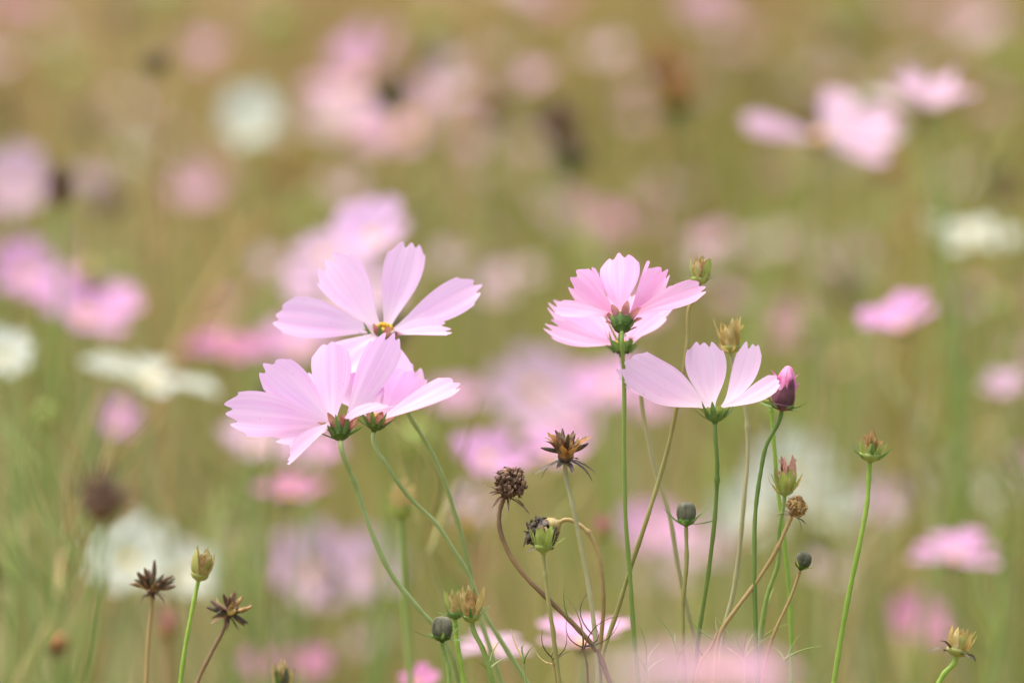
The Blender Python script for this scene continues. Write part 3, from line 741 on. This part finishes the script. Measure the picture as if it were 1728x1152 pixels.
# ------------------------------------------------------------ blurred flowers: one unit petal per colour and shape, then copies
UNIT = {}
def unit_petal(mat, var):
    k = (mat, var)
    if k not in UNIT:
        rows, uvs = petal_rows(1.0, (0.52, 0.46, 0.56)[var], (0.03, -0.02, 0.05)[var], 0.12, 0.07, (0.0, -0.05, 0.08)[var], 90 + var, nu=13, nv=10)
        mb = MB(); mb.grid([[Vector(p) for p in r] for r in rows], uvs)
        UNIT[k] = mb.mesh('petal', M[mat])
    return UNIT[k]
def unit_part(kind, mat):
    k = (kind, mat)
    if k not in UNIT:
        mb = MB(); rg = random.Random(4)
        fr = (Vector((1, 0, 0)), Vector((0, 1, 0)), Vector((0, 0, 1)))
        if kind == 'disc':
            lathe(mb, fr, Vector(), 1, [(1, -0.2), (1.0, 0.2), (0.8, 0.45), (0.45, 0.6), (0.02, 0.62)], 16, jit=0.06, rg=rg)
        elif kind == 'calyx':
            lathe(mb, fr, Vector(), 1, [(0.15, -1.5), (0.5, -1.35), (0.85, -1.0), (1.0, -0.5), (0.95, 0), (0.1, 0)], 14, 0.04, 7)
            for i in range(8): blade(mb, fr, Vector(), 1, i * 0.785, 0.6, -1.2, 1.6, 0.4, 40, 20)
        elif kind == 'husk':
            for i in range(9): blade(mb, fr, Vector(), 1, i * 0.7, 0.7, -0.4, 1.8 * rg.uniform(0.8, 1.2), 0.6, 75 + rg.uniform(-12, 12), 15, 0.3, rg=rg, kink=0.05)
            for i in range(6): blade(mb, fr, Vector(), 1, i * 1.05, 0.3, 0, 1.9 * rg.uniform(0.8, 1.2), 0.5, 85, 5, 0.5, 60, rg=rg, kink=0.05)
        elif kind == 'star':
            for i in range(22):
                az, el = i * 2.4, math.radians(rg.uniform(-25, 85))
                dv = Vector((math.cos(az) * math.cos(el), math.sin(az) * math.cos(el), math.sin(el)))
                tube(mb, [dv * (0.2 + 1.5 * t / 5 * rg.uniform(0.9, 1.1)) for t in range(6)], lambda t: 0.16 * (1 - 0.7 * t), 5)
            for i in range(14): blob(mb, Vector((rg.gauss(0, .35), rg.gauss(0, .35), 0.2 + rg.gauss(0, .3))), 0.3, rg)
        elif kind == 'ball':
            lathe(mb, fr, Vector(), 1, [(0.1, -0.9), (0.7, -0.6), (1, 0), (0.85, 0.6), (0.4, 0.95), (0.02, 1.05)], 14, 0.05, 7)
        UNIT[k] = mb.mesh(kind, M[mat])
    return UNIT[k]

def put(name, me, parent, mat):
    o = bpy.data.objects.new(name, me)
    C.objects.link(o)
    o.parent = parent
    o.matrix_parent_inverse = Matrix.Identity(4)
    o.matrix_local = mat
    return o

def m4(e1, e2, a, loc, s):
    return Matrix.Translation(loc) @ Matrix(((e1.x, e2.x, a.x, 0), (e1.y, e2.y, a.y, 0), (e1.z, e2.z, a.z, 0), (0, 0, 0, 1))) @ Matrix.Diagonal((s, s, s, 1))

STEMS = ['stem_green', 'stem_olive', 'stem_straw', 'stem_tan', 'stem_green', 'stem_bluegreen']
def far_stem(root, head, ax, back, rg, mat, lean, rad=0.0009):
    neck = head - ax * back
    g = root.location
    p = [neck, neck - ax * back * 1.2]
    q = p[-1]
    for t in (0.12, 0.3, 0.6, 1.0):
        p.append(Vector((q.x + (g.x - q.x) * (t ** 0.8) + rg.uniform(-0.008, 0.008), q.y + (g.y - q.y) * t, q.z * (1 - t) - 0.003 * t)))
    mb = MB(); tube(mb, catmull(p, 4), lambda t: rad + 0.0007 * t, 6)
    return mb.obj('stem', M[mat], root, g)

NB = [0]
def far_flower(label, px, py, r, width, tilt, roll, mat, cup=14, n=8, skip=(), disc='disc', group='blurred cosmos flowers in the field', lean=None, azs=None, wide=1.0):
    """a whole bloom: width in photo pixels; tilt = how far the face turns towards us"""
    NB[0] += 1
    if r > 1.55: mat = {'far_pink': 'far_hazed', 'far_pale': 'far_pale_hazed'}.get(mat, mat)  # distant blooms take the petal colours with haze painted in
    rg = random.Random(1000 + NB[0])
    d = D * r
    u = K * d
    head = P(px, py, d)
    if r > 1.55:                                # the far ones: ragged, petals lost, faces turned every way
        tilt = tilt * 0.62 + rg.uniform(-10, 10)
        roll += rg.uniform(-24, 24)
        skip = tuple(rg.sample(range(8), rg.choice((1, 2, 2, 3))))
        cup += rg.uniform(-6, 22)
    t, ro = math.radians(tilt), math.radians(roll)
    ax = cvec(math.sin(ro) * math.cos(t), math.cos(ro) * math.cos(t), math.sin(t)).normalized()
    e1, e2, a = frame(ax)
    gx = head.x + (rg.uniform(-0.12, 0.12) if lean is None else lean)
    root = thing('cosmos_flower', label, 'flower', Vector((gx, head.y + rg.uniform(-0.05, 0.1), 0)), group)
    blur = 200 / 4.3 * abs(r - 1) / r * 4.3
    L = max(width - 0.5 * blur, 0.4 * width) * u / 2 * 0.97
    a0 = rg.uniform(0, 0.8)
    for k in range(n if azs is None else len(azs)):
        if k in skip: continue
        az = a0 + 2 * math.pi * k / n + rg.uniform(-0.07, 0.07) if azs is None else math.radians(azs[k] if not isinstance(azs[k], tuple) else azs[k][0])
        cup_k = azs[k][1] if azs is not None and isinstance(azs[k], tuple) else cup
        c = math.radians(cup_k + rg.uniform(-8, 8))
        out = e1 * math.cos(az) + e2 * math.sin(az)
        sd = a.cross(out)
        x = out * math.cos(c) + a * math.sin(c)
        z = -out * math.sin(c) + a * math.cos(c)
        s = L * rg.uniform(0.9, 1.06)
        put('petal', unit_petal(mat, rg.randrange(3)), root, m4(x, sd, z, head - root.location + out * L * 0.07, s) @ Matrix.Diagonal((1, wide, 1, 1)))
    rd = L * (0.11 if mat == 'far_white' else 0.15 if azs is None else 0.10)
    put('disc', unit_part('disc', disc), root, m4(e1, e2, a, head - root.location, rd))
    put('calyx', unit_part('calyx', 'calyx'), root, m4(e1, e2, a, head - root.location - a * rd * 0.1, rd))
    far_stem(root, head, ax, rd * 1.4, rg, rg.choice(STEMS), lean)
    return root

def far_head(kind, label, cat, px, py, r, size, head_kind, mat, stem='stem_olive', cal='calyx', roll=0, lean=None, group='blurred spent heads in the field'):
    NB[0] += 1
    rg = random.Random(1000 + NB[0])
    d = D * r
    u = K * d
    head = P(px, py, d)
    ro = math.radians(roll)
    ax = cvec(math.sin(ro), math.cos(ro), 0.1).normalized()
    e1, e2, a = frame(ax)
    gx = head.x + (rg.uniform(-0.12, 0.12) if lean is None else lean)
    root = thing(kind, label, cat, Vector((gx, head.y + rg.uniform(-0.05, 0.1), 0)), group)
    rd = size * u / 2
    nm = {'husk': 'withered_petals', 'star': 'seed_cluster', 'ball': 'bud_petals'}[head_kind]
    put(nm, unit_part(head_kind, mat), root, m4(e1, e2, a, head - root.location, rd))
    put('calyx', unit_part('calyx', cal), root, m4(e1, e2, a, head - root.location, rd * 0.85))
    far_stem(root, head, ax, rd * 1.2, rg, stem, lean, 0.0011)
    return root

FF = far_flower
# --- top band
FF('dull rose bloom blurred in the top left corner', 60, 12, 2.0, 120, 40, 0, 'far_mag')
FF('pink bloom cut by the left edge near the top', -8, 105, 1.8, 120, 60, 0, 'far_pale')
FF('pink bloom right of the dark bud at upper left', 332, 95, 1.75, 130, 58, 20, 'far_pink')
FF('creamy white round bloom at upper left', 422, 205, 1.55, 165, 62, 0, 'far_white', cup=25)
FF('faint dusky pink bloom left of the creamy round one', 290, 232, 2.1, 110, 50, 0, 'far_pale')
FF('large pale blush bloom at left edge beside the dark bud', 25, 310, 1.5, 165, 72, 0, 'far_pale', cup=20)
FF('pale blush bloom just right of the dark bud at left', 155, 325, 1.6, 130, 62, 0, 'far_pale')
FF('faint greenish white bloom above the pale blush blooms at left', 222, 268, 1.95, 120, 40, 0, 'far_white')
FF('dusky rose bloom far back between left buds and sharp flowers', 350, 318, 2.1, 150, 55, 0, 'far_pink')
FF('small pale pink bloom above the sharp upper left flower', 572, 322, 1.75, 125, 60, 0, 'far_pale')
FF('wide pink bloom under the dark head at top centre left', 612, 140, 1.62, 260, 42, -18, 'far_pink')
FF('second pink bloom overlapping low in the top centre left cluster', 690, 215, 1.7, 260, 50, -12, 'far_pink')
FF('pale pink bloom at the right side of the top centre left cluster', 735, 150, 1.8, 190, 60, 0, 'far_pale')
FF('faint rosy bloom at the lower left of the top centre left cluster', 590, 205, 1.8, 200, 50, 0, 'far_pale')
FF('pink bloom at top centre between two dark heads', 898, 145, 1.6, 135, 42, -8, 'far_pink')
FF('pale pink bloom at top right of centre, left of rust heads', 1018, 95, 1.75, 130, 60, 0, 'far_pale')
FF('rose bloom tucked below the pale one left of rust heads', 1062, 140, 1.9, 105, 50, 0, 'far_pink')
FF('pale bloom cut by the top edge at centre', 882, -5, 1.9, 130, 45, 0, 'far_pale')
FF('pink bloom at top edge right of centre', 1190, 18, 1.75, 150, 50, 0, 'far_pink')
FF('dusky pink bloom alone right of centre above the sharp rose bloom', 1145, 325, 1.75, 130, 48, 0, 'far_pale')
FF('faint pale bloom in the top right corner', 1650, 60, 1.95, 150, 48, 0, 'far_pale')
FF('rose bloom at the top edge far right', 1655, 20, 2.1, 130, 40, 0, 'far_mag')
FF('pink bloom with amber centre and one petal swept left at upper right', 1385, 232, 1.33, 310, 32, 10, 'far_pale', cup=8, azs=(188, 172, 72, 30, -8, -38), wide=0.84, disc='disc_dull')
FF('cup shaped pink bloom, highest sharp-edged one at upper right', 1568, 184, 1.30, 214, -4, 2, 'far_pale', azs=((182, 14), (178, 60), (4, 56), (120, 50), (40, 40), (-70, 38), (-130, 30), (0, 30)))
FF('white bloom side on at right edge', 1640, 405, 1.40, 205, 16, 6, 'far_white', cup=10)
FF('dusky pink bloom at right, far behind the white one', 1390, 448, 1.85, 120, 45, 0, 'far_pale')
FF('small pink bloom tilted up right, at right below the white one', 1522, 552, 1.24, 170, 22, -22, 'far_pink', cup=25)
FF('pale pink bowl shaped bloom at right edge', 1698, 665, 1.33, 130, 20, -10, 'far_pale', cup=35)
FF('rose bloom cut by the right edge above the pale bowl', 1728, 600, 1.6, 100, 50, 0, 'far_pink')
FF('pink bloom cut by the right edge low down', 1730, 785, 1.5, 90, 50, 0, 'far_pink')
# --- middle band left
FF('pink bloom with green calyx at left edge, behind the large one', 42, 462, 1.36, 165, 50, 20, 'far_pink')
FF('largest pink blurred bloom at left', 145, 535, 1.34, 225, 30, 12, 'far_pink', cup=28, disc='disc_dull')
FF('white bloom cut by the left edge', 8, 600, 1.26, 130, 50, 0, 'far_white')
FF('long white bloom side on at left below the large pink one', 255, 643, 1.28, 265, 9, 12, 'far_white', cup=6)
FF('magenta pink bloom side on behind the sharp left petals', 382, 596, 1.36, 190, 18, -4, 'far_mag', cup=12)
FF('pink bloom peeking between the two sharp left flowers', 505, 582, 1.42, 180, 30, -8, 'far_pink')
FF('pink upright bloom left of the sharp broad petal', 200, 706, 1.36, 105, 62, 0, 'far_pink')
FF('dusky rose bloom beside the pink upright one at left', 264, 716, 1.75, 80, 50, 0, 'far_mag')
FF('pale pink bloom below the broad left petal', 435, 748, 1.33, 160, 28, 6, 'far_pale')
FF('pink bloom directly under the sharp lower left calyx', 530, 762, 1.38, 130, 30, 0, 'far_pink')
FF('bright lilac bloom behind the tips of the sharp upper left flower', 628, 400, 1.28, 170, 50, -10, 'petal_lilac', cup=30)
FF('pale lilac bloom just left of the sharp upward petal', 545, 432, 1.3, 130, 45, 0, 'far_pale')
FF('pale pink bloom behind the centre of the sharp upper left flower', 580, 500, 1.33, 240, 40, 0, 'far_pale')
FF('pale pink bloom right of the sharp upper left flower', 770, 440, 1.6, 120, 60, 0, 'far_pale')
FF('dusky pink bloom behind the right tip of the sharp upper left flower', 838, 492, 1.65, 130, 58, 0, 'far_pale')
FF('pink bloom right of the half hidden sharp flower', 768, 672, 1.5, 130, 32, 0, 'far_pink')
FF('big pale bloom in the centre gap between sharp flowers', 905, 660, 1.48, 205, 68, 0, 'far_pale')
FF('pale pink bloom below the big one in the centre gap', 952, 725, 1.5, 170, 40, 0, 'far_pink')
FF('pink bloom behind the sharp rose stem', 1030, 652, 1.36, 165, 38, -14, 'far_pink')
FF('pink bloom under the blush left petal', 1095, 688, 1.45, 120, 30, 10, 'far_pink')
FF('pink bloom behind the shaggy brown seed head', 822, 775, 1.24, 150, 42, 20, 'far_pink')
FF('pink bloom behind the star-shaped seed head at centre', 935, 765, 1.3, 160, 25, -8, 'far_pink')
FF('faint pink bloom low left of the shaggy brown head', 800, 850, 1.45, 110, 60, 0, 'far_pale')
FF('dusky pink bloom behind the withered head right of the rose bloom', 1228, 505, 1.6, 115, 42, 0, 'far_pink')
# --- lower band
FF('magenta bloom side on below the sharp lower left flower', 490, 832, 1.28, 155, 14, -2, 'far_mag', cup=10)
FF('tall pink bloom facing us, left one of the lower pair', 522, 965, 1.40, 200, 68, 10, 'far_pale', cup=20)
FF('paler pink bloom facing us, right one of the lower pair', 625, 960, 1.42, 170, 68, 0, 'far_pale', cup=20)
FF('faint pale bloom under the lower pink pair', 630, 1085, 1.6, 120, 50, 0, 'far_pale')
FF('faint dusky bloom above the white ones at lower left', 400, 905, 1.75, 120, 50, 0, 'far_pale')
FF('white bloom behind the left brown seed head', 218, 945, 1.30, 200, 48, -14, 'far_white')
FF('white bloom behind the green closed head at lower left', 315, 965, 1.32, 150, 55, 0, 'far_white')
FF('rose bloom at the bottom left behind the cut-off head', 438, 1120, 1.36, 90, 40, 0, 'far_mag')
FF('magenta bloom right of the cut-off head at bottom left', 520, 1122, 1.36, 110, 35, 0, 'far_mag')
FF('pink bloom behind the slate bud at centre right', 1105, 895, 1.4, 160, 46, 0, 'far_pink')
FF('pale pink bloom behind the dark green stem', 1190, 920, 1.5, 140, 45, 0, 'far_pale')
FF('dusky pink bloom low between the centre right stems', 1115, 985, 1.6, 150, 50, 0, 'far_pale')
FF('greenish white bloom behind the half open calyx', 1335, 800, 1.46, 190, 60, 0, 'far_white')
FF('faint white bloom low behind the green stems at right', 1265, 870, 1.5, 170, 55, 0, 'far_white')
FF('pale white bloom right of the small shaggy head', 1408, 855, 1.45, 130, 60, 0, 'far_white')
FF('pale blush bloom behind the tallest far right stem', 1490, 845, 1.45, 115, 62, 0, 'far_pale')
FF('dusky pink bloom behind the smallest dark bud', 1385, 965, 1.6, 130, 50, 0, 'far_pale')
FF('bright pink bloom side on at lower right', 1612, 940, 1.26, 185, 16, 0, 'far_pink', cup=8)
FF('greenish pale bloom above the bright side-on one at right', 1690, 830, 1.75, 110, 55, 0, 'far_white')
FF('faint pale bloom above left of the bright side-on one at right', 1612, 800, 1.8, 100, 55, 0, 'far_white')
FF('dark pink bloom behind the yellow withered head at lower right', 1555, 1055, 1.42, 165, 36, 14, 'far_mag')
FF('rose bloom with cream centre cut by the bottom edge', 706, 1150, 1.12, 90, 25, 0, 'far_mag', disc='disc_dull')
FF('small pale pink bloom with yellow centre at the bottom', 830, 1096, 1.13, 150, 14, 0, 'far_pale', cup=4, disc='disc')
FF('pink bloom behind the bottom tendrils at centre', 985, 1086, 1.12, 185, 12, 0, 'petal_rose', cup=22)
FF('big soft pink bloom closest to us at the bottom', 1215, 1146, 0.70, 300, 12, 4, 'far_hazed', cup=10, group='out of focus blooms in front', lean=0.1)
FF('pale grey pink bloom close to us at the bottom left of the big soft one', 1075, 1140, 0.68, 190, 12, -8, 'far_pale', cup=4, group='out of focus blooms in front', lean=0.0)

def bare_stem(x0, y0, x1, y1, r, mat, w=1.0):
    """a flowerless stalk between two picture points, carried on down to the soil"""
    NB[0] += 1
    rg = random.Random(1000 + NB[0])
    d = D * r
    a, b = P(x0, y0, d), P(x1, y1, d)
    pts = to_ground([a, a.lerp(b, 0.5) + R_ * rg.uniform(-0.006, 0.006), b], NB[0])
    root = thing('bare_stem', 'blurred flowerless cosmos stalk rising from the olive meadow', 'stem', Vector((pts[-1].x, pts[-1].y, 0)), 'blurred bare stalks')
    mb = MB(); tube(mb, catmull(pts, 5), lambda t: (0.0007 + 0.0009 * min(1, t * 3)) * w, 6)
    mb.obj('stem', M[mat], root, root.location)
    for k in range(4):
        t = rg.uniform(0.1, 1)
        c = a.lerp(b, t)
        q = [c, c + Vector((rg.uniform(-0.03, 0.03), rg.uniform(-0.03, 0.03), 0.03)), c + Vector((rg.uniform(-0.05, 0.05), rg.uniform(-0.03, 0.03), 0.07))]
        mb = MB(); tube(mb, catmull(q, 4), lambda t: 0.0010 * (1 - 0.7 * t), 5)
        mb.obj('leaflet', M[mat], root, root.location)

for q in [(440, 350, 330, 540, 1.36, 'stem_tan', 2.2), (262, 130, 268, 500, 1.3, 'stem_tan'), (1150, 190, 1160, 420, 1.45, 'stem_olive'), (90, 360, 70, 560, 1.4, 'stem_green', 1.3),
          (170, 880, 60, 1100, 0.86, 'stem_dark', .5), (150, 900, 90, 1040, 0.88, 'stem_tan', .5), (215, 890, 120, 1130, 1.3, 'stem_green'), (30, 780, 15, 1140, 1.2, 'stem_green'), (60, 760, 95, 1120, 1.3, 'stem_olive'),
          (705, 880, 745, 1010, 1.1, 'stem_olive'), (800, 920, 830, 1040, 1.18, 'stem_tan', 2.0), (1490, 330, 1440, 640, 1.4, 'stem_green'), (1590, 200, 1600, 480, 1.3, 'stem_green'), (1650, 210, 1690, 420, 1.35, 'stem_olive', 1.5),
          (1540, 620, 1575, 880, 1.3, 'stem_straw', 1.5), (1640, 620, 1600, 820, 1.3, 'stem_green'), (1390, 600, 1370, 800, 1.35, 'stem_olive'), (1000, 350, 1010, 560, 1.5, 'stem_bright', 2), (880, 300, 870, 560, 1.55, 'stem_olive', 2),
          (1290, 380, 1270, 560, 1.5, 'stem_bright', 2), (460, 480, 440, 640, 1.5, 'stem_green', 2), (350, 850, 380, 1140, 1.3, 'stem_green'), (410, 930, 440, 1120, 1.3, 'stem_green', 1.5), (1500, 900, 1510, 1130, 1.35, 'stem_olive', 1.5),
          (1690, 900, 1670, 1140, 1.2, 'stem_green'), (1430, 860, 1450, 1120, 1.3, 'stem_straw'), (930, 860, 905, 1120, 1.2, 'stem_olive'), (680, 780, 640, 1100, 1.3, 'stem_green', 1.5)]:
    bare_stem(*q)

H = far_head
# deep in the field: faint blooms and heads that dissolve into the meadow
rq = random.Random(77)
for k in range(64):
    x, y = rq.uniform(-60, 1790), rq.uniform(-60, 560) ** 1.0
    r = 2.35 - 0.0012 * y + rq.uniform(-0.25, 0.35)
    white = k % 21 == 5
    FF('faint white bloom dissolving into the far blurred meadow' if white else 'faint dusty pink bloom dissolving into the far blurred meadow', x, y, r, rq.uniform(95, 150), rq.uniform(20, 70), 0,
       'far_white' if white else ('far_hazed', 'far_pale_hazed', 'far_pale_hazed', 'far_mag', 'far_hazed')[k % 5], group='faint blooms far back in the meadow')
for k in range(46):
    x, y = rq.uniform(-40, 1770), rq.uniform(-20, 700)
    r = 1.9 - 0.0008 * y + rq.uniform(-0.2, 0.3)
    dk = k % 2 == 0
    H('seed_head' if dk else 'flower_bud', 'faint dark seed head lost in the far blurred meadow' if dk else 'faint yellow green bud lost in the far blurred meadow', 'seed head' if dk else 'flower bud', x, y, r, rq.uniform(30, 50),
      'star' if dk else 'ball', ('dark', 'brown', 'rust')[k % 3] if dk else ('lime', 'straw')[k % 4 // 2], ('stem_olive', 'stem_green', 'stem_straw')[k % 3], 'brown' if dk else 'lime', group='faint heads far back in the meadow')
H('flower_bud', 'dark bud on a tall stem at upper left', 'flower bud', 262, 102, 1.34, 38, 'ball', 'brown', 'stem_tan', lean=0.01)
H('seed_head', 'dark seed head against pale blooms at left', 'seed head', 102, 322, 1.28, 42, 'husk', 'brown', 'stem_green', cal='brown', lean=-0.03)
H('seed_head', 'dark seed head in front of the top pink cluster', 'seed head', 660, 158, 1.42, 54, 'star', 'brown', 'stem_olive', cal='calyx')
H('seed_head', 'small brown head at the top of the pink cluster', 'seed head', 712, 108, 1.6, 34, 'star', 'brown', 'stem_olive', cal='brown')
H('seed_head', 'flat dark brown head at top centre', 'seed head', 940, 202, 1.42, 56, 'star', 'brown', 'stem_green', cal='brown')
H('seed_head', 'faint dark head left of the pink top centre bloom', 'seed head', 828, 180, 1.55, 42, 'ball', 'brown', 'stem_green', cal='brown')
H('seed_head', 'upper rust brown head at top right of centre', 'seed head', 1120, 112, 1.45, 54, 'star', 'rust', 'stem_tan', cal='brown')
H('seed_head', 'lower rust brown head at top right of centre', 'seed head', 1142, 172, 1.43, 52, 'husk', 'rust', 'stem_olive', cal='calyx')
H('seed_head', 'brown head with hazy rim below the flat dark head', 'seed head', 964, 265, 1.42, 50, 'star', 'brown', 'stem_tan', cal='calyx')
H('seed_head', 'large dark spiky head at lower left', 'seed head', 172, 840, 0.84, 70, 'star', 'brown', 'stem_dark', cal='brown', lean=-0.12)
H('withered_cosmos', 'cream closed head between the sage stems', 'withered flower', 678, 852, 1.08, 40, 'husk', 'straw', 'stem_green', cal='lime', lean=0.04)
H('withered_cosmos', 'yellow tan head right of the sage stems', 'withered flower', 790, 895, 1.18, 26, 'husk', 'sepal_gold', 'stem_tan', cal='yellowcalyx', lean=0.03)
H('withered_cosmos', 'small orange tan head behind the bent over stem', 'withered flower', 1016, 895, 1.13, 28, 'husk', 'rosytan', 'stem_olive', cal='yellowcalyx', lean=-0.04)
H('flower_bud', 'brown bud low at the left bottom', 'flower bud', 97, 1085, 1.17, 36, 'ball', 'rust', 'stem_green', cal='brown')
H('withered_cosmos', 'tan closed head low between the brown seed heads', 'withered flower', 283, 1058, 1.16, 34, 'husk', 'rosytan', 'stem_tan', cal='tan', lean=-0.01)
H('seed_head', 'dark head at right above the bright side-on bloom', 'seed head', 1552, 808, 1.5, 36, 'ball', 'dark', 'stem_olive', cal='dark')
H('flower_bud', 'green bud left of the pale bowl shaped bloom', 'flower bud', 1612, 622, 1.36, 26, 'ball', 'green', 'stem_green', cal='green')
H('flower_bud', 'pale green bud at left below the white bloom', 'flower bud', 78, 700, 1.28, 34, 'ball', 'lime', 'stem_green', cal='lime')
H('flower_bud', 'yellow green bud under the half hidden sharp flower', 'flower bud', 706, 742, 1.3, 60, 'ball', 'lime', 'stem_green', cal='lime')
H('seed_head', 'dark brown head faint between left blooms', 'seed head', 148, 205, 1.7, 34, 'star', 'brown', 'stem_olive', cal='brown')
H('withered_cosmos', 'amber head at left beside the large pink bloom', 'withered flower', 263, 532, 1.5, 30, 'husk', 'sepal_gold', 'stem_tan', cal='yellowcalyx')
